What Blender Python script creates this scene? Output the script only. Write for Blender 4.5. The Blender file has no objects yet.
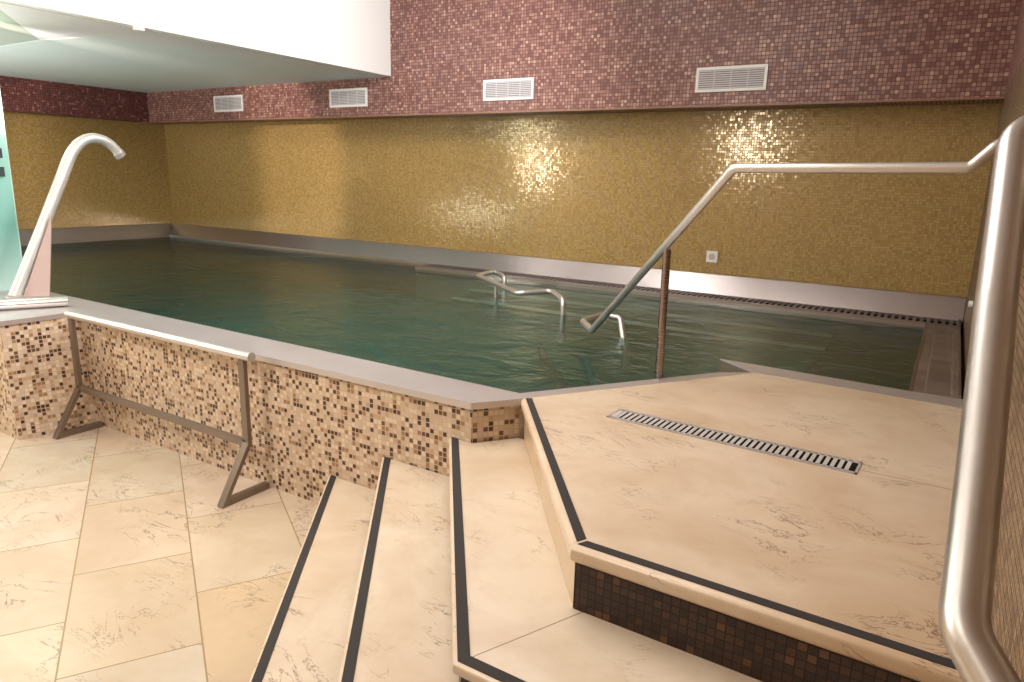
import bpy, bmesh, math, random
from mathutils import Vector, Matrix
random.seed(7)
SC = bpy.context.scene
COL = SC.collection
V = Vector

# ------------------------------------------------------------------ objects
def tag(o, label=None, cat=None, group=None, kind=None):
    if label: o['label'] = label
    if cat: o['category'] = cat
    if group: o['group'] = group
    if kind: o['kind'] = kind
    return o

def world_loc(o):
    v = V((0, 0, 0))
    while o is not None:
        if o.type == 'EMPTY': v += o.location
        o = o.parent
    return v

def thing(name, label, cat, loc=(0, 0, 0), group=None, kind=None):
    o = bpy.data.objects.new(name, None)
    o.empty_display_size = 0.1
    COL.objects.link(o)
    o.location = loc
    return tag(o, label, cat, group, kind)

def auto_uv(bm):
    uv = bm.loops.layers.uv.verify()
    bm.normal_update()
    for f in bm.faces:
        n = f.normal
        if abs(n.z) > 0.8:
            for l in f.loops: l[uv].uv = (l.vert.co.x, l.vert.co.y)
        else:
            t = V((-n.y, n.x, 0)).normalized()
            for l in f.loops: l[uv].uv = (l.vert.co.dot(t), l.vert.co.z)

def obj(name, bm, mat, parent=None, smooth=False, origin=None, fixn=True):
    if fixn: bmesh.ops.recalc_face_normals(bm, faces=bm.faces[:])
    auto_uv(bm)
    me = bpy.data.meshes.new(name)
    if origin is not None:
        bmesh.ops.translate(bm, verts=bm.verts[:], vec=-V(origin))
    bm.to_mesh(me); bm.free()
    me.materials.append(mat)
    if smooth:
        for p in me.polygons: p.use_smooth = True
        try: me.set_sharp_from_angle(angle=math.radians(40))
        except Exception: pass
    o = bpy.data.objects.new(name, me)
    COL.objects.link(o)
    if parent is not None:
        o.parent = parent
        o.matrix_parent_inverse = Matrix.Translation(-world_loc(parent))
    elif origin is not None:
        o.location = origin
    return o

def struct(name, bm, mat, **k):
    return tag(obj(name, bm, mat, **k), kind='structure')

# ------------------------------------------------------------------ shapes
def box(bm, lo, hi):
    x0, y0, z0 = lo; x1, y1, z1 = hi
    v = [bm.verts.new(p) for p in ((x0,y0,z0),(x1,y0,z0),(x1,y1,z0),(x0,y1,z0),(x0,y0,z1),(x1,y0,z1),(x1,y1,z1),(x0,y1,z1))]
    for q in ((0,3,2,1),(4,5,6,7),(0,1,5,4),(1,2,6,5),(2,3,7,6),(3,0,4,7)):
        bm.faces.new([v[i] for i in q])
    return v

def prism(bm, pts, z0, z1, nose=(), r=0.0):
    """vertical prism over polygon pts; edges whose index is in nose get rounded"""
    n = len(pts)
    b = [bm.verts.new((p[0], p[1], z0)) for p in pts]
    t = [bm.verts.new((p[0], p[1], z1)) for p in pts]
    bm.faces.new(b[::-1]); bm.faces.new(t)
    for i in range(n):
        j = (i+1) % n
        bm.faces.new((b[i], b[j], t[j], t[i]))
    if nose and r > 0:
        ed = []
        for i in nose:
            j = (i+1) % n
            for a in (b, t):
                e = bm.edges.get((a[i], a[j]))
                if e: ed.append(e)
        bmesh.ops.bevel(bm, geom=ed, offset=r, segments=5, profile=0.5, affect='EDGES')

def fillet(pts, r, seg=8):
    pts = [V(p) for p in pts]
    if r <= 0: return pts
    out = [pts[0]]
    for i in range(1, len(pts)-1):
        a, c, b = pts[i-1], pts[i], pts[i+1]
        u, w = (a-c), (b-c)
        rr = r[i] if isinstance(r, dict) and i in r else (0.05 if isinstance(r, dict) else r)
        ang = u.angle(w)
        if ang > math.pi-0.02: out.append(c); continue
        d = min(rr/math.tan(ang/2), u.length*0.48, w.length*0.48)
        p, q = c+u.normalized()*d, c+w.normalized()*d
        for k in range(seg+1):
            t = k/seg
            out.append((1-t)**2*p + 2*t*(1-t)*c + t*t*q)
    out.append(pts[-1])
    return out

def tube(bm, pts, rad, n=20, cap=True, radf=None):
    pts = [V(p) for p in pts]
    rings = []
    d0 = (pts[1]-pts[0]).normalized()
    up = V((0, 0, 1)) if abs(d0.z) < 0.9 else V((1, 0, 0))
    s = d0.cross(up).normalized()
    for i, p in enumerate(pts):
        if i == 0: d = d0
        elif i == len(pts)-1: d = (pts[i]-pts[i-1]).normalized()
        else: d = ((pts[i+1]-p).normalized()+(p-pts[i-1]).normalized()).normalized()
        s = (s - d*s.dot(d)).normalized()
        t = d.cross(s)
        r = rad if radf is None else rad*radf(i/(len(pts)-1))
        rings.append([bm.verts.new(p+(s*math.cos(a)+t*math.sin(a))*r) for a in (2*math.pi*k/n for k in range(n))])
    for a, b in zip(rings, rings[1:]):
        for k in range(n):
            bm.faces.new((a[k], a[(k+1) % n], b[(k+1) % n], b[k]))
    if cap:
        bm.faces.new(rings[0][::-1]); bm.faces.new(rings[-1])

def bar(bm, a, b, w, h, up=(0, 0, 1)):
    """square bar between two points"""
    a, b = V(a), V(b); d = (b-a).normalized(); up = V(up)
    s = d.cross(up).normalized(); t = s.cross(d).normalized()
    A = [bm.verts.new(a+s*i*w/2+t*j*h/2) for i, j in ((-1,-1),(1,-1),(1,1),(-1,1))]
    B = [bm.verts.new(b+s*i*w/2+t*j*h/2) for i, j in ((-1,-1),(1,-1),(1,1),(-1,1))]
    bm.faces.new(A[::-1]); bm.faces.new(B)
    for k in range(4):
        bm.faces.new((A[k], A[(k+1) % 4], B[(k+1) % 4], B[k]))

def quad(bm, *pts):
    bm.faces.new([bm.verts.new(p) for p in pts])

def disc(bm, c, nrm, r, th, n=24):
    c, nrm = V(c), V(nrm).normalized()
    tube(bm, [c, c+nrm*th], r, n)

NB = bmesh.new

# ------------------------------------------------------------------ materials
class NT:
    def __init__(s, name):
        s.m = bpy.data.materials.new(name); s.m.use_nodes = True
        s.t = s.m.node_tree; s.t.nodes.clear()
        s.out = s.n('ShaderNodeOutputMaterial')
    def n(s, ty, **k):
        o = s.t.nodes.new(ty)
        for a, b in k.items(): setattr(o, a, b)
        return o
    def l(s, a, b): s.t.links.new(a, b)
    def val(s, sock, v):
        if isinstance(v, bpy.types.NodeSocket): s.l(v, sock)
        else: sock.default_value = v
    def math(s, op, a, b=0.0, c=0.0, clamp=False):
        o = s.n('ShaderNodeMath', operation=op, use_clamp=clamp)
        for i, v in enumerate((a, b, c)): s.val(o.inputs[i], v)
        return o.outputs[0]
    def vmath(s, op, a, b=None, scale=None):
        o = s.n('ShaderNodeVectorMath', operation=op)
        s.val(o.inputs[0], a)
        if b is not None: s.val(o.inputs[1], b)
        if scale is not None: s.val(o.inputs['Scale'], scale)
        return o.outputs['Value'] if op == 'DOT_PRODUCT' else o.outputs[0]
    def ramp(s, f, stops, interp='LINEAR'):
        o = s.n('ShaderNodeValToRGB'); r = o.color_ramp; r.interpolation = interp
        while len(r.elements) < len(stops): r.elements.new(0.5)
        for e, (p, c) in zip(r.elements, stops):
            e.position = p; e.color = (*c, 1)
        s.val(o.inputs[0], f)
        return o.outputs[0]
    def mix(s, f, a, b, mode='MIX'):
        o = s.n('ShaderNodeMix', data_type='RGBA', blend_type=mode)
        s.val(o.inputs[0], f)
        for i, v in ((6, a), (7, b)):
            s.val(o.inputs[i], v if isinstance(v, bpy.types.NodeSocket) else (*v, 1))
        return o.outputs[2]
    def noise(s, vec, scale, detail=3, rough=0.5, dist=0.0, col=False):
        o = s.n('ShaderNodeTexNoise')
        if vec is not None: s.l(vec, o.inputs['Vector'])
        o.inputs['Scale'].default_value = scale; o.inputs['Detail'].default_value = detail
        o.inputs['Roughness'].default_value = rough; o.inputs['Distortion'].default_value = dist
        return o.outputs[1 if col else 0]
    def bsdf(s, color, rough=0.5, metal=0.0, normal=None, spec=None, coat=None, emis=None):
        o = s.n('ShaderNodeBsdfPrincipled')
        s.val(o.inputs['Base Color'], color if isinstance(color, bpy.types.NodeSocket) else (*color, 1))
        s.val(o.inputs['Roughness'], rough); s.val(o.inputs['Metallic'], metal)
        if spec is not None: o.inputs['Specular IOR Level'].default_value = spec
        if normal is not None: s.l(normal, o.inputs['Normal'])
        if coat is not None: o.inputs['Coat Weight'].default_value = coat
        if emis is not None:
            s.val(o.inputs['Emission Color'], emis[0] if isinstance(emis[0], bpy.types.NodeSocket) else (*emis[0], 1))
            s.val(o.inputs['Emission Strength'], emis[1])
        return o
    def done(s, sh):
        s.l(sh.outputs[0] if hasattr(sh, 'outputs') else sh, s.out.inputs[0]); return s.m
    def obj(s): return s.n('ShaderNodeTexCoord').outputs['Object']
    def uv(s): return s.n('ShaderNodeTexCoord').outputs['UV']

def srgb(r, g, b):
    f = lambda c: (c/255/12.92) if c/255 <= 0.04045 else ((c/255+0.055)/1.055)**2.4
    return (f(r), f(g), f(b))

def mosaic(name, pitch, stops, grout, gw=0.10, rough=0.25, metal=0.0, tilt=0.05, blotch=None, spec=0.5):
    t = NT(name)
    p = t.vmath('SCALE', t.uv(), scale=1.0/pitch)
    cell = t.vmath('FLOOR', p)
    wn = t.n('ShaderNodeTexWhiteNoise', noise_dimensions='3D'); t.l(cell, wn.inputs['Vector'])
    col = t.ramp(wn.outputs['Value'], stops, 'CONSTANT')
    if blotch:
        b = t.noise(t.uv(), blotch[0], 2)
        b = t.math('MULTIPLY_ADD', b, blotch[1]*2, 1-blotch[1])
        c = t.n('ShaderNodeCombineXYZ')
        for i in range(3): t.l(b, c.inputs[i])
        col = t.mix(1.0, col, c.outputs[0], 'MULTIPLY')
    fr = t.vmath('FRACTION', p)
    sx = t.n('ShaderNodeSeparateXYZ'); t.l(fr, sx.inputs[0])
    e = [t.math('ABSOLUTE', t.math('SUBTRACT', sx.outputs[i], 0.5)) for i in (0, 1)]
    m = t.math('MAXIMUM', e[0], e[1])
    mask = t.math('GREATER_THAN', m, 0.5-gw)
    col = t.mix(mask, col, grout)
    # every tessera sits at its own slight tilt
    g = t.n('ShaderNodeNewGeometry')
    d = t.vmath('SCALE', t.vmath('SUBTRACT', wn.outputs['Color'], (0.5, 0.5, 0.5)), scale=tilt)
    nn = t.vmath('NORMALIZE', t.vmath('ADD', g.outputs['Normal'], d))
    rr = t.math('MULTIPLY_ADD', mask, 0.5, rough)
    mt = t.math('MULTIPLY', t.math('SUBTRACT', 1.0, mask), metal)
    return t.done(t.bsdf(col, rr, mt, nn, spec=spec))

def marble(name, base, dark, vein, rough=0.28, tiles=False, seams=()):
    t = NT(name)
    o = t.obj()
    vec = o
    col = None
    if tiles:
        s = t.math('DIVIDE', t.math('ADD', t.vmath('DOT_PRODUCT', o, (0.515, 0.857, 0)), 0.377), 0.4245)
        k = t.math('FLOOR', s)
        off = t.math('MULTIPLY', t.math('MODULO', t.math('ABSOLUTE', k), 2.0), 0.5)
        u = t.math('ADD', t.math('DIVIDE', t.math('ADD', t.vmath('DOT_PRODUCT', o, (0.857, -0.515, 0)), 2.975), 0.65), off)
        j = t.math('FLOOR', u)
        fs = t.math('SUBTRACT', 0.5, t.math('ABSOLUTE', t.math('SUBTRACT', t.math('FRACT', s), 0.5)))
        fu = t.math('SUBTRACT', 0.5, t.math('ABSOLUTE', t.math('SUBTRACT', t.math('FRACT', u), 0.5)))
        d = t.math('MINIMUM', t.math('MULTIPLY', fs, 0.4245), t.math('MULTIPLY', fu, 0.65))
        gm = t.math('LESS_THAN', d, 0.0028)
        cc = t.n('ShaderNodeCombineXYZ'); t.l(k, cc.inputs[0]); t.l(j, cc.inputs[1])
        wn = t.n('ShaderNodeTexWhiteNoise', noise_dimensions='3D'); t.l(cc.outputs[0], wn.inputs['Vector'])
        vec = t.vmath('ADD', o, t.vmath('SCALE', wn.outputs['Color'], scale=9.0))
        col = t.ramp(wn.outputs['Value'], tiles)
    n1 = t.noise(vec, 2.2, 5, 0.6, 0.6)
    n2 = t.noise(vec, 14, 4, 0.6)
    if col is None: col = base
    c = t.mix(t.math('MULTIPLY', t.ramp(n1, [(0.38, (0, 0, 0)), (0.68, (1, 1, 1))]), 0.70), col, dark)
    c = t.mix(t.math('MULTIPLY', t.ramp(n2, [(0.50, (0, 0, 0)), (0.85, (1, 1, 1))]), 0.35), c, dark)
    # thin veins: the zero line of a distorted noise
    sv = t.vmath('MULTIPLY', vec, (1.0, 2.2, 1.0))
    nv = t.noise(sv, 2.6, 6, 0.66, 0.9)
    dv = t.math('ABSOLUTE', t.math('SUBTRACT', nv, 0.5))
    vm = t.ramp(dv, [(0.0, (1, 1, 1)), (0.009, (0, 0, 0))])
    gate = t.ramp(t.noise(vec, 3.1, 2), [(0.48, (0, 0, 0)), (0.62, (1, 1, 1))])
    vmm = t.math('MULTIPLY', t.math('MULTIPLY', vm, gate), 0.95)
    c = t.mix(vmm, c, vein)
    for (p, q, w) in seams:      # joints between slabs: world segments p -> q
        p, q = V((p[0], p[1], 0)), V((q[0], q[1], 0)); L = (q-p).length; dd = (q-p)/L
        nn = V((-dd.y, dd.x, 0))
        dist = t.math('ABSOLUTE', t.math('SUBTRACT', t.vmath('DOT_PRODUCT', o, tuple(nn)), p.dot(nn)))
        al = t.math('SUBTRACT', t.vmath('DOT_PRODUCT', o, tuple(dd)), p.dot(dd))
        m = t.math('MULTIPLY', t.math('LESS_THAN', dist, w), t.math('MULTIPLY', t.math('GREATER_THAN', al, 0.0), t.math('LESS_THAN', al, L)))
        c = t.mix(t.math('MULTIPLY', m, 0.8), c, vein)
    if tiles: c = t.mix(gm, c, srgb(150, 128, 92))
    bmp = t.n('ShaderNodeBump'); bmp.inputs['Strength'].default_value = 0.04
    t.l(n2, bmp.inputs['Height'])
    return t.done(t.bsdf(c, rough, 0, bmp.outputs[0], spec=0.4))

def metal(name, color, rough=0.28, brush=(1, 1, 60), amt=0.10, metallic=1.0):
    t = NT(name)
    v = t.vmath('MULTIPLY', t.obj(), brush)
    n = t.noise(v, 6, 3)
    r = t.math('MULTIPLY_ADD', n, amt*2, rough-amt)
    c = t.mix(t.noise(t.obj(), 3, 3), tuple(x*0.85 for x in color), color)
    return t.done(t.bsdf(c, r, metallic))

def plain(name, color, rough=0.6, var=0.04, emis=None, spec=0.5):
    t = NT(name)
    c = t.mix(t.noise(t.obj(), 2.5, 3), tuple(x*(1-var) for x in color), tuple(min(1, x*(1+var)) for x in color))
    return t.done(t.bsdf(c, rough, 0, emis=emis, spec=spec))

M_gold = mosaic('gold_mosaic', 0.020, [(0, srgb(176,147,86)), (0.25, srgb(182,153,92)), (0.5, srgb(169,140,79)), (0.72, srgb(188,160,99)), (0.9, srgb(162,133,74))],
                srgb(134,106,66), 0.09, 0.17, 0.15, 0.055, (0.5, 0.12), 0.8)
MAR = [(0, srgb(140,100,92)), (0.18, srgb(158,118,108)), (0.36, srgb(118,78,72)), (0.52, srgb(148,106,98)), (0.68, srgb(172,134,122)), (0.80, srgb(128,86,80)), (0.95, srgb(192,156,140))]
M_maroon = mosaic('maroon_mosaic', 0.026, MAR, srgb(104,70,66), 0.09, 0.30, 0.0, 0.10, (0.9, 0.10))
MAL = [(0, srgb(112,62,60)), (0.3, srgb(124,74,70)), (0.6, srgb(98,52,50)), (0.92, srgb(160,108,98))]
M_maroon_soffit = mosaic('maroon_soffit_mosaic', 0.026, [(0, srgb(80,50,40)), (0.5, srgb(98,64,50))], srgb(60,40,34), 0.09, 0.5, 0.0, 0.1)
CR = [(0, srgb(200,180,158)), (0.22, srgb(214,196,172)), (0.40, srgb(182,154,124)), (0.52, srgb(194,172,148)), (0.68, srgb(152,116,84)), (0.78, srgb(98,68,48)), (0.88, srgb(66,42,32))]
M_cream = mosaic('cream_brown_mosaic', 0.0225, CR, srgb(196,172,148), 0.09, 0.30, 0.0, 0.08, (1.2, 0.10))
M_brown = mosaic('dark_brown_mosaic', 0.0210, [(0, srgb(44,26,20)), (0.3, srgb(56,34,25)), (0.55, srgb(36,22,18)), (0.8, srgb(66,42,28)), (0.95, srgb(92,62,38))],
                 srgb(42,28,22), 0.08, 0.30, 0.0, 0.12)  # dark brown tiles, with the shade on the risers also put into their colour
M_rwall = mosaic('olive_brown_mosaic', 0.020, [(0, srgb(138,112,84)), (0.3, srgb(116,92,66)), (0.6, srgb(154,130,102)), (0.85, srgb(96,72,50))],
                 srgb(88,68,50), 0.09, 0.35, 0.2, 0.14, (1.0, 0.15))
M_floor = marble('cream_marble_floor_tiles', None, srgb(184,160,132), srgb(100,82,64), 0.30,
                 tiles=[(0.0, srgb(214,198,180)), (0.3, srgb(204,186,162)), (0.5, srgb(200,196,182)), (0.7, srgb(204,176,138)), (1.0, srgb(216,206,192))])
M_slab = marble('cream_marble_platform', srgb(216,197,174), srgb(188,158,126), srgb(112,80,56), 0.30,
                seams=[((-0.15, 2.35), (0.16, 2.35), 0.002), ((-1.30, 2.352), (-1.02, 2.352), 0.0006)])
M_step = marble('cream_marble_steps', srgb(216,200,178), srgb(190,164,134), srgb(120,90,66), 0.30,
                seams=[((-0.782, 1.115), (-0.60, 1.518), 0.0018)])
M_edge = marble('cream_marble_edge', srgb(200,178,150), srgb(190,160,124), srgb(150,120,90), 0.25)
M_steel = metal('brushed_stainless_steel', (0.62, 0.58, 0.58), 0.38, metallic=0.6)
M_steel_dark = metal('shade_toned_stainless_steel', (0.40, 0.37, 0.35), 0.38)  # darker copy of the steel, with shade put into its colour
M_polish = metal('polished_stainless_tube', (0.74, 0.71, 0.69), 0.32, metallic=0.8)
M_satin = metal('satin_stainless_tube', (0.58, 0.55, 0.53), 0.34, (40, 40, 1))
M_frame = metal('brushed_steel_frame', (0.27, 0.22, 0.18), 0.40, metallic=0.8)
M_upstand = metal('steel_upstand', (0.56, 0.50, 0.49), 0.28, (1, 1, 1), 0.01, metallic=0.92)
M_gutterdark = plain('dark_gutter_void', srgb(30, 22, 18), 0.9, spec=0.1)  # dark colour stands for the shade inside channel and slots
M_strip = plain('black_antislip_grit', srgb(52, 47, 45), 0.85, 0.25)
M_white = plain('white_painted_plaster', srgb(240, 240, 238), 0.75, 0.01)
M_ceilA = plain('grey_green_ceiling', srgb(214, 226, 222), 0.5, 0.02)
M_ceilB = plain('pale_grey_ceiling', srgb(222, 220, 222), 0.6, 0.01)
M_ceilC = plain('darker_grey_ceiling', srgb(176, 184, 174), 0.6, 0.02)  # darker grey than the other two ceiling fields
M_plastic = plain('white_plastic', srgb(238, 236, 234), 0.35, 0.01)
M_grillein = plain('grey_grille_slat', srgb(206, 202, 206), 0.5, 0.02)
M_black = plain('dark_grille_void', srgb(92, 84, 84), 0.8)  # dark sheet colour stands for the shade behind the louvres
M_cream_wall = plain('cream_painted_plaster', srgb(226, 206, 176), 0.8, 0.02)
M_deck = mosaic('grey_brown_deck_tiles', 0.10, [(0, srgb(112,98,90)), (0.4, srgb(124,110,100)), (0.7, srgb(100,86,80))], srgb(134,118,106), 0.03, 0.4, 0.0, 0.02, (3.0, 0.18))
M_basin = plain('green_pool_lining', srgb(70, 104, 94), 0.5, 0.15)
M_basin_dark = plain('dark_pool_lining', srgb(44, 46, 30), 0.5, 0.1)
M_ledge = plain('pale_submerged_ledge', srgb(236, 246, 232), 0.5, 0.1)
M_ledge2 = plain('green_submerged_ledge', srgb(132, 148, 124), 0.5, 0.1)
M_ledge0 = plain('steel_submerged_ledge', srgb(186, 190, 178), 0.5, 0.1)
M_anthr = plain('dark_hinge', srgb(58, 70, 70), 0.4)

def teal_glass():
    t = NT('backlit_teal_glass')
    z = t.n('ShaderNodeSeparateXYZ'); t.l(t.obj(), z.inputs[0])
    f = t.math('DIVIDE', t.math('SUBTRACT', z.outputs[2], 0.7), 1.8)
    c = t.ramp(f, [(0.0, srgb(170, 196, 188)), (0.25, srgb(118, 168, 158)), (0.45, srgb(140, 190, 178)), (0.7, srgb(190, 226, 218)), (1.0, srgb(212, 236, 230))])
    return t.done(t.bsdf(c, 0.15, 0, emis=(c, 0.45)))  # glow and height gradient stand in for light from behind the glass
M_teal = teal_glass()

def water():
    t = NT('pool_water')
    o = t.obj()
    v = t.vmath('MULTIPLY', o, (1.0, 1.3, 1.0))
    h1 = t.noise(v, 3.2, 3, 0.55, 0.8)
    h2 = t.noise(v, 11.0, 3, 0.6, 0.6)
    h = t.math('MULTIPLY_ADD', h2, 0.30, h1)
    # livelier water near the jets
    d = t.vmath('SUBTRACT', o, (-2.6, 4.1, 0.675))
    ln = t.n('ShaderNodeVectorMath', operation='LENGTH'); t.l(d, ln.inputs[0])
    near = t.ramp(t.math('DIVIDE', ln.outputs['Value'], 3.0), [(0.0, (1, 1, 1)), (1.0, (0.42, 0.42, 0.42))])
    b = t.n('ShaderNodeBump'); b.inputs['Distance'].default_value = 0.035
    t.l(h, b.inputs['Height']); t.l(t.math('MULTIPLY', near, 0.75), b.inputs['Strength'])
    fr = t.n('ShaderNodeFresnel'); fr.inputs['IOR'].default_value = 1.36; t.l(b.outputs[0], fr.inputs['Normal'])
    gl = t.n('ShaderNodeBsdfGlossy'); gl.inputs['Roughness'].default_value = 0.07; gl.inputs['Color'].default_value = (0.78, 0.86, 0.84, 1)
    t.l(b.outputs[0], gl.inputs['Normal'])
    tr = t.n('ShaderNodeBsdfTransparent'); tr.inputs['Color'].default_value = (0.66, 0.80, 0.72, 1)
    df = t.n('ShaderNodeBsdfDiffuse')
    t.l(t.mix(t.noise(o, 1.1, 4, 0.6, 0.5), srgb(22, 76, 80), srgb(64, 100, 92)), df.inputs['Color'])
    m1 = t.n('ShaderNodeMixShader'); m1.inputs[0].default_value = 0.27
    t.l(tr.outputs[0], m1.inputs[1]); t.l(df.outputs[0], m1.inputs[2])
    m2 = t.n('ShaderNodeMixShader'); t.l(fr.outputs[0], m2.inputs[0])
    t.l(m1.outputs[0], m2.inputs[1]); t.l(gl.outputs[0], m2.inputs[2])
    return t.done(m2)
M_water = water()
def murk():
    t = NT('turbid_green_depth')
    tr = t.n('ShaderNodeBsdfTransparent'); tr.inputs['Color'].default_value = (0.6, 0.75, 0.7, 1)
    df = t.n('ShaderNodeBsdfDiffuse')
    t.l(t.mix(t.noise(t.obj(), 1.3, 4, 0.6, 0.5), srgb(30, 90, 92), srgb(90, 124, 114)), df.inputs['Color'])
    m = t.n('ShaderNodeMixShader'); m.inputs[0].default_value = 0.86
    t.l(tr.outputs[0], m.inputs[1]); t.l(df.outputs[0], m.inputs[2])
    return t.done(m)
M_murk = murk()

# ------------------------------------------------------------------ levels and outlines (metres)
XW = 0.155            # right wall
XL = -8.93            # left wall (gold)
XU = -8.655           # maroon band on the left wall
XB = -4.70            # bulkhead face
YB, YM = 5.70, 5.33   # gold back wall, maroon band in front of it
ZB = 2.1225             # underside of the maroon band
ZL = 2.4655            # low ceiling
ZH = 3.30             # high ceiling
YF = -3.0             # wall behind the camera
ZP = 0.70             # platform and coping
ZW = 0.675            # water

# ------------------------------------------------------------------ the room
bm = NB(); box(bm, (-9.3, YF-0.1, -0.12), (XW+0.1, 2.4, 0.0)); struct('floor', bm, M_floor)
bm = NB(); box(bm, (XL-0.25, YB, -1.0), (XW+0.1, YB+0.15, 2.3)); struct('wall_back', bm, M_gold)
bm = NB()
prof = [(XL+0.0, ZB), (XW, ZB), (XW, ZH+0.1), (XB, ZH+0.1), (XB, ZL+0.02), (XL, ZL+0.02)]
f = [bm.verts.new((x, YM, z)) for x, z in prof]; k = [bm.verts.new((x, YB, z)) for x, z in prof]
bm.faces.new(f); bm.faces.new(k[::-1])
for i in range(len(prof)):
    j = (i+1) % len(prof); bm.faces.new((f[i], k[i], k[j], f[j]))
struct('wall_back_upper', bm, M_maroon)
bm = NB(); box(bm, (XL, YM-0.004, ZB-0.012), (XW, YM+0.02, ZB)); struct('trim_1', bm, plain('tan_edge_trim', srgb(142, 104, 84), 0.4))
bm = NB(); box(bm, (XL-0.2, YF, -1.0), (XL, YB, 2.3)); struct('wall_left', bm, M_gold)
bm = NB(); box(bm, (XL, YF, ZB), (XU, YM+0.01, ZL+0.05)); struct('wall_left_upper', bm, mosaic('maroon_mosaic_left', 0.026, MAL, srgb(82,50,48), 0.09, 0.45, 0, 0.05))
bm = NB(); box(bm, (XW, YF, -1.0), (XW+0.15, YB, ZB)); struct('wall_right', bm, M_rwall)
bm = NB(); box(bm, (XW, YF, ZB), (XW+0.15, YB, ZH+0.1)); struct('wall_right_upper', bm, M_maroon)
bm = NB(); box(bm, (XL-0.2, YF-0.15, -0.1), (XW+0.15, YF, ZH+0.1)); struct('wall_front', bm, M_cream_wall)
bm = NB(); box(bm, (XB, YF, ZH), (XW+0.15, YM, ZH+0.1)); struct('ceiling', bm, M_white)
bm = NB(); box(bm, (XB-0.08, YF, ZL+0.004), (XB, YM, ZH+0.1)); struct('wall_bulkhead', bm, M_white)
# low ceiling: three flat fields, each in its own tone
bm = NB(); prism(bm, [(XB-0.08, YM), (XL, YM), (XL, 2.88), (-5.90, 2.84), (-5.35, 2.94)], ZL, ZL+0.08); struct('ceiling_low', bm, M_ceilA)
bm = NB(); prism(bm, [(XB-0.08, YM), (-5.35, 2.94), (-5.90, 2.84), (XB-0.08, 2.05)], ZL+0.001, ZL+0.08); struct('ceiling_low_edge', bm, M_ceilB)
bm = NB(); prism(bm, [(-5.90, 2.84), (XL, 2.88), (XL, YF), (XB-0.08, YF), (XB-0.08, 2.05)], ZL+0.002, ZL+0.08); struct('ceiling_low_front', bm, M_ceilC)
tag(obj('ceiling_fitting', (lambda b: (disc(b, (-4.72, 2.89, ZL-0.02), (0, 0, 1), 0.035, 0.03), b)[1])(NB()), M_plastic, origin=(-4.72, 2.89, ZL)),
    'small white round fitting at the lower edge of the white bulkhead', 'ceiling fitting')

# ------------------------------------------------------------------ the pool
pool = thing('swimming_pool', 'raised indoor pool with mosaic clad sides and a stainless steel rim', 'pool', (-4.5, 3.9, 0))
XE = -0.05
COT = 0.028
bm = NB()      # coping: front run with the block on the left
prism(bm, [(-4.49, 2.15), (-1.515, 2.165), (-1.386, 2.335), (-1.425, 2.395), (-1.86, 2.40), (XL+0.003, 2.47), (XL+0.003, 1.76), (-4.51, 1.76)], ZP-COT, ZP)
cop = obj('coping', bm, M_steel, pool)
bm = NB()
prism(bm, [(-1.386, 2.335), (-0.698, 3.343), (-0.843, 3.235), (-1.425, 2.395)], ZP-COT, ZP+0.001)
prism(bm, [(-0.698, 3.343), (XW-0.003, 3.305), (XW-0.003, 3.456), (-0.049, 3.452), (-0.911, 3.509)], ZP-COT, ZP+0.001)
obj('coping', bm, M_steel, pool)
bm = NB(); prism(bm, [(-0.698, 3.343), (-0.911, 3.509), (-0.843, 3.235)], ZP-COT, ZP-0.006)
obj('corner_plate', bm, metal('blue_grey_steel', (0.22, 0.25, 0.28), 0.35), pool)
bm = NB()      # mosaic sides
def wallstrip(bm, pts, z0, z1):
    for (a, b) in zip(pts, pts[1:]):
        quad(bm, (a[0], a[1], z0), (b[0], b[1], z0), (b[2] if len(b) > 2 else b[0], b[3] if len(b) > 3 else b[1], z1), (a[2] if len(a) > 2 else a[0], a[3] if len(a) > 3 else a[1], z1))
wallstrip(bm, [(XL+0.003, 1.79), (-4.66, 1.775), (-4.455, 1.77, -4.52, 1.78), (-4.35, 2.18, -4.49, 2.18), (-1.53, 2.19), (-1.35, 2.42)], 0, ZP-COT)
obj('mosaic_side', bm, M_cream, pool, fixn=False)
bm = NB()
box(bm, (XL+0.003, 1.80, 0.0), (-4.60, 2.40, ZP-COT-0.002)); box(bm, (-4.62, 2.20, 0.0), (-1.56, 2.38, ZP-COT-0.002))
obj('kerb_core', bm, M_cream_wall, pool)
# basin
bm = NB()
zb = 0.02
box(bm, (XL+0.01, 2.40, -0.45), (XE, YB-0.01, zb-0.0)); obj('basin_floor', bm, M_basin, pool)
bm = NB()
for a, b in (((XL+0.003, 2.47), (-1.86, 2.40)), ((-1.86, 2.40), (-1.425, 2.395)), ((-1.425, 2.395), (-0.843, 3.235)), ((-0.843, 3.235), (-0.911, 3.509)), ((-0.911, 3.509), (XE, 3.455)), ((XE, 3.455), (XE, 5.34))):
    quad(bm, (*a, zb), (*b, zb), (*b, ZP-COT+0.002), (*a, ZP-COT+0.002))
obj('basin_wall', bm, M_basin, pool)
bm = NB(); box(bm, (-0.60, 3.46, zb), (XE-0.002, 5.33, 0.51)); obj('plunge_well', bm, M_basin_dark, pool)
bm = NB(); box(bm, (-0.062, 3.46, 0.07), (XE-0.002, 5.33, ZW-0.008)); obj('well_side', bm, M_basin_dark, pool)
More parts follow.
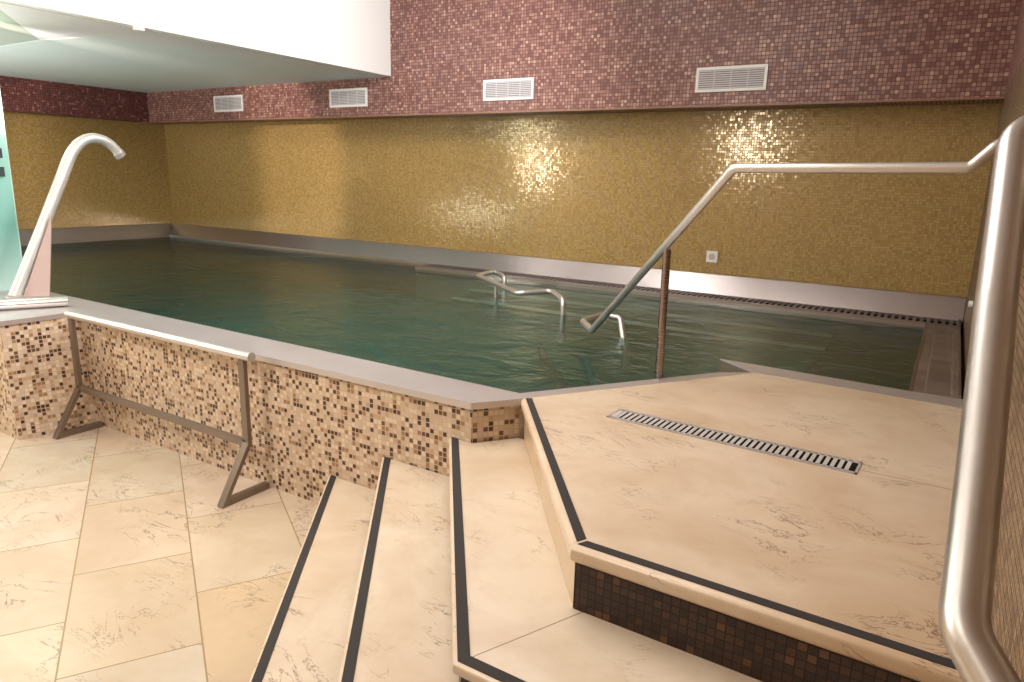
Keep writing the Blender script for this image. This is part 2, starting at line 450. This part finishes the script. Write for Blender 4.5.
def ledge(name, x0, x1, y0, y1, z, mat, nose):
    b = NB(); box(b, (x0, y0, zb), (x1, y1, z)); o = obj(name, b, mat, pool)
    b = NB(); box(b, (x0, y0-0.003, z-0.012), (x1, y0+0.035, z+0.003)); q = obj('nosing', b, nose, pool)
    q.parent = o; q.matrix_parent_inverse = Matrix.Identity(4) @ Matrix.Translation(V((0, 0, 0)))
    q.matrix_parent_inverse = Matrix.Identity(4)
ledge('bench_ledge', -4.4, XE-0.01, 5.33, YB-0.01, 0.628, M_ledge0, M_ledge)
ledge('bench_ledge', -3.6, -0.59, 5.10, 5.328, 0.58, M_ledge2, M_ledge)
ledge('bench_ledge', -3.6, -0.59, 4.83, 5.098, 0.54, M_basin, M_ledge)
bm = NB(); tube(bm, [(-0.9, 5.42, 0.63), (-0.9, 5.42, 0.655)], 0.06, 24); obj('inlet', bm, M_ledge, pool)
bm = NB(); box(bm, (-0.068, 4.15, 0.60), (-0.06, 4.22, 0.655)); obj('inlet', bm, M_plastic, pool)
bm = NB(); box(bm, (-0.068, 4.28, 0.60), (-0.06, 4.33, 0.655)); obj('inlet', bm, M_plastic, pool)
# overflow channel along the back
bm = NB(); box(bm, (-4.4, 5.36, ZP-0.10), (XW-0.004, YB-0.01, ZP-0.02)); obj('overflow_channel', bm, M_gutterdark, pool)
bm = NB()
box(bm, (-4.4, 5.31, ZW-0.03), (XE, 5.37, ZP-0.001)); obj('overflow_lip', bm, M_upstand, pool)
bm = NB()
box(bm, (-4.4, 5.37, ZP-0.006), (XW-0.02, 5.385, ZP)); box(bm, (-4.4, 5.58, ZP-0.02), (XW-0.02, 5.60, ZP))
x = -4.4
while x < XW-0.03:
    box(bm, (x, 5.38, ZP-0.004), (x+0.020, 5.585, ZP-0.001)); x += 0.043
obj('overflow_grate', bm, M_upstand, pool)
bm = NB()
for (ax, ay, bx_, by) in ((XL+0.0, YB, XW, YB),):
    quad(bm, (XL+0.004, 5.60, ZP-0.06), (XW-0.004, 5.60, ZP-0.06), (XW-0.004, 5.60, ZP), (XL+0.004, 5.60, ZP))
    quad(bm, (XL+0.004, 5.60, ZP), (XW-0.004, 5.60, ZP), (XW-0.004, 5.685, 0.845), (XL+0.004, 5.685, 0.845))
    quad(bm, (XL+0.004, 5.685, 0.845), (XW-0.004, 5.685, 0.845), (XW-0.004, 5.697, 0.85), (XL+0.004, 5.697, 0.85))
obj('steel_upstand', bm, M_upstand, pool, fixn=False)
bm = NB()
quad(bm, (XL+0.09, 2.47, ZP-0.06), (XL+0.09, 5.60, ZP-0.06), (XL+0.02, 5.66, 0.845), (XL+0.02, 2.47, 0.845))
quad(bm, (XL+0.02, 2.47, 0.845), (XL+0.02, 5.66, 0.845), (XL+0.004, 5.66, 0.85), (XL+0.004, 2.47, 0.85))
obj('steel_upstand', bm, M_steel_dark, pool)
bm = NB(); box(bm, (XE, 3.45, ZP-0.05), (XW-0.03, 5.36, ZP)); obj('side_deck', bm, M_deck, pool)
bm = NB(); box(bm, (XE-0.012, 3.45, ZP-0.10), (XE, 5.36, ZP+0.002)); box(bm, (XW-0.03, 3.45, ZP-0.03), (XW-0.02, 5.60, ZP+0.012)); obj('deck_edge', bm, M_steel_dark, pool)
# turbid depth of the water
bm = NB()
box(bm, (XL+0.08, 2.48, 0.45), (-1.47, 4.82, 0.50)); prism(bm, [(-1.47, 2.48), (-0.86, 3.25), (-0.93, 3.52), (-0.62, 3.50), (-0.62, 4.82), (-1.47, 4.82)], 0.45, 0.50)
tag(obj('murky_depth', bm, M_murk, pool), kind='stuff')
# water
bm = NB()
vs = [(XL+0.07, 2.46), (-1.86, 2.395), (-1.425, 2.39), (-0.843, 3.23), (-0.911, 3.505), (XE-0.012, 3.45), (XE-0.012, 5.35), (-4.4, 5.35), (-4.4, 5.61), (XL+0.07, 5.61)]
bm.faces.new([bm.verts.new((p[0], p[1], ZW)) for p in vs])
tag(obj('pool_water', bm, M_water), 'dark green rippled water filling the raised pool', 'water', kind='stuff')

# ------------------------------------------------------------------ platform and steps
D = V((0.607, -0.795, 0))
def strip_poly(a, c, b, off, w):
    """two quads running inside edges a-c and c-b (counter-clockwise outline, inside to the left)"""
    a, b, c = V((*a, 0)), V((*b, 0)), V((*c, 0))
    d1, d2 = (c-a).normalized(), (b-c).normalized()
    n1, n2 = V((-d1.y, d1.x, 0)), V((-d2.y, d2.x, 0))
    def corner(o):
        # intersection of offset lines
        p, q = a+n1*o, c+n2*o
        det = d1.x*d2.y-d1.y*d2.x
        s = ((q-p).x*d2.y-(q-p).y*d2.x)/det
        return p+d1*s
    o1, o2 = corner(off), corner(off+w)
    return [(a+n1*off), o1, o2, (a+n1*(off+w))], [o1, (b+n2*off), (b+n2*(off+w)), o2]

def flat(bm, pts, z0, z1): prism(bm, [(p.x, p.y) for p in pts], z0, z1)

plat = thing('raised_platform', 'cream marble platform at the pool edge with black antislip borders', 'platform', (-0.3, 2.3, 0))
PA, PC, PB = (-1.386, 2.335), (-0.680, 1.405), (XW-0.003, 1.395)
TH = 0.045
bm = NB(); prism(bm, [PA, PC, PB, (XW-0.003, 3.305), (-0.698, 3.343)], ZP-TH, ZP, nose=(0, 1), r=0.016); obj('marble_top', bm, M_slab, plat, smooth=True)
bm = NB(); s1, s2 = strip_poly(PA, PC, PB, 0.019, 0.026)
s1[1] = s1[1]-D*0.012; s1[2] = s1[2]-D*0.012
flat(bm, s1, ZP-0.001, ZP+0.002); obj('antislip_strip', bm, M_strip, plat)
bm = NB(); flat(bm, s2, ZP-0.001, ZP+0.002); obj('antislip_strip', bm, M_strip, plat)
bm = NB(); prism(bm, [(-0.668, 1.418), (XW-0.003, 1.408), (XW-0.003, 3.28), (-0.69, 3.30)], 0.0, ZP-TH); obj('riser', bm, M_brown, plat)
bm = NB(); prism(bm, [(-1.37, 2.340), (-0.672, 1.417), (-0.66, 1.6), (-0.70, 3.27)], 0.0, ZP-TH); obj('riser', bm, M_edge, plat)

stairs = thing('stone_staircase', 'three cream marble steps with black antislip strips climbing to the platform', 'stairs', (-1.3, 1.5, 0))
def step(z, A, C, B, back, sides):
    b = NB(); prism(b, [A, C, B]+back, z-0.032, z, nose=(0, 1), r=0.010); t = obj('tread', b, M_step, stairs, smooth=True)
    s1, s2 = strip_poly(A, C, B, 0.010, 0.029)
    for s in (s1, s2):
        b = NB(); flat(b, s, z-0.001, z+0.002); q = obj('antislip_strip', b, M_strip, stairs)
    # riser body set back under the nosing
    n = V((-D.y, D.x, 0)); 
    a = V((*A, 0)); c = V((*C, 0)); bb = V((*B, 0))
    i1, i2 = strip_poly(A, C, B, 0.018, 0.02)
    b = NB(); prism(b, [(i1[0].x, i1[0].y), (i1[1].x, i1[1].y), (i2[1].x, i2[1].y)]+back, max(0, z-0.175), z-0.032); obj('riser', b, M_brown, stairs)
YS = 2.185
back3 = [(XW-0.003, 1.43), (-0.655, 1.44), (-1.345, 2.345), (-1.40, 2.345), (-1.52, YS)]
step(0.525, (-1.637, YS), (-0.800, 1.088), (XW-0.003, 1.080), back3, 0)
step(0.35, (-2.005, YS), (-0.943, 0.815), (XW-0.003, 0.81), [(XW-0.003, 1.13), (-0.77, 1.13), (-1.58, YS)], 0)
step(0.175, (-2.345, YS), (-1.090, 0.53), (XW-0.003, 0.52), [(XW-0.003, 0.84), (-0.90, 0.84), (-1.93, YS)], 0)

# ------------------------------------------------------------------ linear drain in the platform
dr = thing('floor_drain', 'long narrow slotted stainless steel drain set into the marble platform', 'drain', (-0.59, 2.36, ZP))
a, b = V((-1.006, 2.392, 0)), V((-0.142, 2.360, 0))
ax = (b-a).normalized(); ay = V((-ax.y, ax.x, 0)); L = (b-a).length; W = 0.118
a = a - ay*W/2
def P(u, v, z): q = a+ax*u+ay*v; return (q.x, q.y, z)
def dbox(bm, u0, u1, v0, v1, z0, z1):
    prism(bm, [P(u0, v0, 0)[:2], P(u1, v0, 0)[:2], P(u1, v1, 0)[:2], P(u0, v1, 0)[:2]], z0, z1)
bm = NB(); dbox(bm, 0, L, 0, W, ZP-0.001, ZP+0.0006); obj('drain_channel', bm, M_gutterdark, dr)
bm = NB()
dbox(bm, 0, L, 0, 0.009, ZP-0.001, ZP+0.003); dbox(bm, 0, L, W-0.009, W, ZP-0.001, ZP+0.003)
dbox(bm, 0, 0.008, 0, W, ZP-0.001, ZP+0.003); dbox(bm, L-0.008, L, 0, W, ZP-0.001, ZP+0.003)
obj('drain_frame', bm, metal('grey_drain_frame', (0.50, 0.46, 0.44), 0.5, metallic=0.2), dr)
bm = NB()
u = 0.03
dbox(bm, 0.008, 0.028, 0.009, W-0.009, ZP-0.001, ZP+0.0025)
while u < L-0.02:
    dbox(bm, u, u+0.0125, 0.009, W-0.009, ZP-0.001, ZP+0.0025); u += 0.0215
dbox(bm, 0.008, L-0.008, 0.009, 0.016, ZP-0.001, ZP+0.0025); dbox(bm, 0.008, L-0.008, W-0.016, W-0.009, ZP-0.001, ZP+0.0025)
obj('drain_grate', bm, metal('light_drain_steel', (0.62, 0.58, 0.56), 0.5, metallic=0.1), dr)

# ------------------------------------------------------------------ handrails
hr = thing('pool_handrail', 'bent stainless steel handrail running from the wall down into the pool on one post', 'handrail', (-1.04, 2.965, ZW))
W0 = (0.02, 2.70, 1.641); T0 = (-0.728, 2.735, 1.628); E0 = (-1.54, 3.305, 0.795)
bm = NB()
tube(bm, fillet([(XW-0.002, 2.72, 1.765), (0.075, 2.70, 1.703), W0, T0, E0, (-1.715, 3.555, 0.782), (-1.70, 3.80, 0.785), (-1.60, 3.82, 0.775), (-1.52, 3.74, 0.60), (-1.50, 3.72, 0.05)], 0.03, 6), 0.0178, 20)
obj('rail_tube', bm, M_polish, hr, smooth=True)
bm = NB(); tube(bm, [(-1.035, 2.975, 0.10), (-1.043, 2.968, 1.285)], 0.0175, 20); obj('post', bm, metal('brown_steel_post', (0.36, 0.28, 0.26), 0.25), hr, smooth=True)  # post is darker and browner than the rail tube
bm = NB(); disc(bm, (XW-0.012, 2.72, 1.765), (1, 0, 0), 0.04, 0.012); obj('wall_flange', bm, M_polish, hr, smooth=True)

sr = thing('stair_handrail', 'thick brushed steel handrail in the right foreground beside the wall, the nearest rail', 'handrail', (0.055, 0.85, 1.2))
bm = NB()
pts = [(XW-0.004, 1.105, 1.655), (0.050, 1.10, 1.655), (0.050, 0.89, 1.462), (0.0535, 0.76, 1.327), (0.055, 0.645, 1.215), (XW-0.004, 0.54, 1.12)]
tube(bm, fillet(pts, 0.06, 12), 0.0192, 40)
obj('rail_tube', bm, M_satin, sr, smooth=True)
bm = NB(); disc(bm, (XW-0.010, 1.105, 1.655), (1, 0, 0), 0.04, 0.010); obj('wall_flange', bm, M_satin, sr, smooth=True)
bm = NB(); disc(bm, (XW-0.010, 0.54, 1.12), (1, 0, 0), 0.04, 0.010); obj('wall_flange', bm, M_satin, sr, smooth=True)

# grab rail standing in the water further back
g = thing('grab_rail', 'low bent steel grab rail standing in the water near the back wall', 'grab rail', (-2.8, 4.5, ZW))
bm = NB()
tube(bm, fillet([(-3.10, 4.90, 0.05), (-3.10, 4.90, 0.76), (-3.30, 5.05, 0.78), (-3.235, 4.70, 0.78), (-2.515, 4.15, 0.78), (-2.36, 4.36, 0.79), (-2.16, 4.16, 0.775), (-2.12, 4.12, 0.05)], 0.06, 8), 0.019, 18)
obj('rail_tube', bm, M_polish, g, smooth=True)
bm = NB(); tube(bm, [(-2.88, 4.43, 0.78), (-2.87, 4.42, 0.05)], 0.014, 14); obj('leg', bm, M_polish, g, smooth=True)
sb = thing('submerged_grab_rail', 'dark steel rail lying under the water in front of the pool handrail', 'grab rail', (-1.4, 2.9, 0.5))
bm = NB(); tube(bm, fillet([(-1.98, 3.55, 0.60), (-1.78, 3.22, 0.62), (-1.27, 2.66, 0.60), (-1.25, 2.60, 0.40)], 0.05, 8), 0.024, 14)
obj('rail_tube', bm, plain('dark_submerged_steel', srgb(30, 40, 36), 0.4), sb, smooth=True)
bm = NB(); tube(bm, fillet([(-1.75, 3.45, 0.62), (-1.58, 3.34, 0.63), (-1.21, 2.72, 0.60), (-1.18, 2.66, 0.3)], 0.06, 8), 0.016, 14)
obj('rail_tube', bm, plain('teal_submerged_steel', srgb(60, 110, 116), 0.4), sb, smooth=True)

# ------------------------------------------------------------------ steel frame leaning on the kerb
def ladder_frame():
    t = thing('steel_bench_frame', 'brown-grey steel frame with splayed feet and top tube against the mosaic kerb', 'metal frame', (-3.53, 2.0, 0))
    xs = (-4.30, -2.765)
    b = NB(); tube(b, [(-4.33, 2.06, 0.722), (-2.695, 2.06, 0.722)], 0.023, 24); obj('top_tube', b, M_polish, t, smooth=True)
    for x in xs:
        b = NB(); bar(b, (x, 2.06, 0.70), (x, 2.06, 0.268), 0.040, 0.022, (0, 1, 0)); obj('post', b, M_frame, t)
        b = NB(); bar(b, (x, 2.062, 0.285), (x-0.01, 1.90, 0.0), 0.040, 0.022, (0, 1, 0.5)); obj('leg', b, M_frame, t)
        b = NB(); bar(b, (x-0.01, 1.905, 0.016), (x-0.01, 2.168, 0.016), 0.034, 0.032); obj('foot_bar', b, M_frame, t)
    b = NB(); bar(b, (xs[0], 2.06, 0.278), (xs[1], 2.06, 0.278), 0.022, 0.036); obj('cross_bar', b, M_frame, t)
    return t
ladder_frame()
t = thing('coping_tube_rail', 'short bright steel tube lying across the pool rim below the spout', 'rail', (-4.78, 2.1, ZP))
bm = NB(); tube(bm, [(-4.70, 2.245, 0.732), (-4.96, 1.72, 0.732)], 0.031, 24); obj('rail_tube', bm, metal('bright_tube', (0.92, 0.9, 0.88), 0.25), t, smooth=True)
bm = NB(); box(bm, (-4.80, 2.10, ZP), (-4.76, 2.14, ZP+0.01)); obj('bracket', bm, M_steel, t)
bm = NB(); box(bm, (-4.92, 1.86, ZP), (-4.88, 1.90, ZP+0.01)); obj('bracket', bm, M_steel, t)

# ------------------------------------------------------------------ swan neck spout
sp = thing('water_spout', 'tall curved swan neck steel water spout leaning over the pool edge', 'spout', (-5.30, 2.2, ZP))
bm = NB()
cur = [(2.20, 0.70), (2.419, 1.138), (2.588, 1.488), (2.64, 1.60), (2.685, 1.675), (2.745, 1.735), (2.82, 1.765), (2.90, 1.755), (2.965, 1.715), (3.015, 1.655)]
pl = [V((-5.30, y, z)) for y, z in cur]
sm = []
for i in range(len(pl)-1):
    p0, p1, p2, p3 = pl[max(i-1, 0)], pl[i], pl[i+1], pl[min(i+2, len(pl)-1)]
    for q in range(6):
        s = q/6
        if i < 2: sm.append(p1.lerp(p2, s)); continue
        sm.append(0.5*((2*p1)+(p2-p0)*s+(2*p0-5*p1+4*p2-p3)*s*s+(3*p1-p0-3*p2+p3)*s**3))
sm.append(pl[-1])
tube(bm, sm, 0.040, 24, radf=lambda s: 1.0 if s < 0.25 else 1.0-0.18*(s-0.25)/0.75)
obj('spout_tube', bm, metal('spout_satin_steel', (0.88, 0.86, 0.82), 0.38, metallic=0.6), sp, smooth=True)
bm = NB(); tube(bm, [(-5.30, 2.998, 1.675), (-5.30, 3.02, 1.648)], 0.039, 24); obj('outlet', bm, M_steel, sp, smooth=True)
bm = NB(); disc(bm, (-5.30, 2.205, ZP), (0, 0, 1), 0.06, 0.012); obj('base_flange', bm, M_steel, sp, smooth=True)
bm = NB()
A_, B_, C_ = (-5.255, 2.235, ZP), (-5.145, 2.345, ZP), (-5.23, 2.46, 1.24)
n = (V(B_)-V(A_)).cross(V(C_)-V(A_)).normalized()*0.006
v = [bm.verts.new(V(p)+n) for p in (A_, B_, C_)]+[bm.verts.new(V(p)-n) for p in (A_, B_, C_)]
bm.faces.new(v[:3]); bm.faces.new(v[3:][::-1])
for i in range(3): bm.faces.new((v[i], v[(i+1) % 3], v[3+(i+1) % 3], v[3+i]))
obj('support_fin', bm, plain('pale_pink_enamel', srgb(196, 172, 168), 0.3), sp)

# ------------------------------------------------------------------ teal glass screen at the left
gs = thing('glass_screen', 'backlit teal glass screen standing at the far left edge', 'glass screen', (-5.64, 2.17, ZP))
bm = NB(); box(bm, (-5.66, 1.95, ZP), (-5.62, 2.405, ZL)); obj('glass_panel', bm, M_teal, gs)
bm = NB(); box(bm, (-5.665, 2.405, ZP), (-5.615, 2.412, ZL)); obj('edge_strip', bm, plain('pale_glass_edge', srgb(206, 240, 228), 0.2), gs)
for z in (1.52, 1.645):
    bm = NB(); box(bm, (-5.619, 2.26, z-0.035), (-5.595, 2.365, z+0.03)); obj('hinge', bm, M_anthr, gs)

# ------------------------------------------------------------------ ventilation grilles
def grille():
    t = thing('air_grille', '', 'vent', (0, 0, 0), 'white ventilation grilles in the maroon mosaic band')
    w, h, f_ = 0.505, 0.172, 0.020
    b = NB()
    box(b, (-w/2, -0.012, -h/2), (w/2, 0, -h/2+f_)); box(b, (-w/2, -0.012, h/2-f_), (w/2, 0, h/2))
    box(b, (-w/2, -0.012, -h/2+f_), (-w/2+f_, 0, h/2-f_)); box(b, (w/2-f_, -0.012, -h/2+f_), (w/2, 0, h/2-f_))
    obj('frame', b, M_plastic, t)
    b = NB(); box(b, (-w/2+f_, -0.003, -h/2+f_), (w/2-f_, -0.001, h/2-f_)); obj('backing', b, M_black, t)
    b = NB()
    n = 9
    for i in range(n):
        z = -h/2+f_+(h-2*f_)*(i+0.5)/n
        box(b, (-w/2+f_, -0.010, z-0.0048), (w/2-f_, -0.004, z+0.0048))
    for x in (-0.12, 0, 0.12): box(b, (x-0.003, -0.0105, -h/2+f_), (x+0.003, -0.005, h/2-f_))
    obj('louvre', b, M_grillein, t)
    return t
spots = [(-7.10, 2.293, 'leftmost of the four white air grilles, under the low ceiling near the left corner'),
         (-5.253, 2.293, 'white air grille in the maroon band just left of the white bulkhead edge'),
         (-3.382, 2.299, 'white air grille in the maroon wall just right of the white bulkhead edge'),
         (-1.497, 2.299, 'rightmost white air grille in the maroon wall, above the long horizontal handrail')]
g0 = grille()
for i, (x, z, lab) in enumerate(spots):
    if i == 0: r = g0
    else:
        r = g0.copy(); COL.objects.link(r)
        for ch in list(g0.children):
            c = ch.copy(); COL.objects.link(c); c.parent = r
    r['label'] = lab; r.location = (x, YM, z)

so = thing('wall_socket', 'small square white socket on the gold mosaic wall', 'socket', (-1.62, YB, 0.987))
bm = NB(); box(bm, (-1.665, YB-0.012, 0.942), (-1.575, YB, 1.032)); obj('plate', bm, M_plastic, so)
bm = NB(); disc(bm, (-1.62, YB-0.0125, 0.987), (0, -1, 0), 0.026, 0.004); obj('socket_insert', bm, plain('grey_insert', srgb(190, 180, 172), 0.4), so)
bm = NB(); disc(bm, (XW, 4.6, 0.955), (-1, 0, 0), 0.018, 0.02)
tag(obj('wall_stud', bm, M_plastic, origin=(XW, 4.6, 0.955)), 'tiny round white stud on the right wall above the side deck', 'stud')

# ------------------------------------------------------------------ light
def area(name, loc, size, power, color, rot=(0, 0, 0), sy=None):
    l = bpy.data.lights.new(name, 'AREA'); l.energy = power; l.color = color
    l.shape = 'RECTANGLE'; l.size = size; l.size_y = sy or size
    o = bpy.data.objects.new(name, l); COL.objects.link(o); o.location = loc; o.rotation_euler = rot; return o
def ball(name, loc, r, power, color):
    l = bpy.data.lights.new(name, 'POINT'); l.energy = power; l.color = color; l.shadow_soft_size = r
    o = bpy.data.objects.new(name, l); COL.objects.link(o); o.location = loc; return o
WARM = (1.0, 0.91, 0.82)
area('ceiling_light', (-1.8, 2.2, ZH-0.03), 1.6, 50, (1.0, 0.94, 0.89))
area('ceiling_light', (-2.2, -0.8, ZH-0.03), 1.6, 26, WARM)
area('ceiling_light', (-6.8, 0.6, ZL-0.02), 1.2, 30, (1.0, 0.92, 0.84))
def spot(name, loc, target, power, ang, blend, r_, color):
    l = bpy.data.lights.new(name, 'SPOT'); l.energy = power; l.color = color
    l.spot_size = math.radians(ang); l.spot_blend = blend; l.shadow_soft_size = r_
    o = bpy.data.objects.new(name, l); COL.objects.link(o); o.location = loc
    o.rotation_euler = (V(target)-V(loc)).to_track_quat('-Z', 'Y').to_euler(); return o
spot('wall_fill_spot', (-5.3, 1.7, 2.38), (-7.9, 5.7, 1.45), 430, 58, 0.35, 0.05, (1.0, 0.84, 0.74))  # added unseen spot that brightens the left part of the gold wall
area('bulkhead_fill', (-2.4, 3.6, ZH-0.15), 0.8, 110, (1.0, 0.97, 0.95), (0, math.radians(72), 0))  # added unseen light aimed at the bulkhead to whiten it
area('bounce_fill', (-7.0, 1.0, 0.9), 1.5, 125, (0.92, 1.0, 1.0), (math.radians(178), 0, 0))  # added unseen light, stands in for bounce onto the low ceiling
ball('wall_lamp', (-2.69, 0.5, 2.10), 0.12, 80, (1.0, 0.93, 0.88))
ball('wall_lamp', (-6.73, 0.0, 1.77), 0.12, 130, (1.0, 0.90, 0.82))

w = bpy.data.worlds.new('world'); SC.world = w; w.use_nodes = True
bg = w.node_tree.nodes['Background']; bg.inputs[0].default_value = (1.0, 0.9, 0.8, 1); bg.inputs[1].default_value = 0.5

# ------------------------------------------------------------------ camera
cam = bpy.data.cameras.new('camera'); co = bpy.data.objects.new('camera', cam); COL.objects.link(co)
R = Matrix(((0.848, 0.142, -0.51), (0.529, -0.18, 0.829), (0.026, -0.973, -0.228)))
xr, yd, fw = (R.col[i].copy() for i in range(3))
fw.normalize(); xr = (xr-fw*xr.dot(fw)).normalized(); yd = fw.cross(xr)
M = Matrix((xr, -yd, -fw)).transposed().to_4x4()
M.translation = (0, 0, 1.575)
co.matrix_world = M
cam.sensor_width = 36; cam.lens = 700.655/1024*36; cam.clip_start = 0.02
SC.camera = co
SC.view_settings.view_transform = 'Standard'
SC.cycles.use_denoising = True
SC.cycles.max_bounces = 8
SC.view_settings.exposure = -0.06
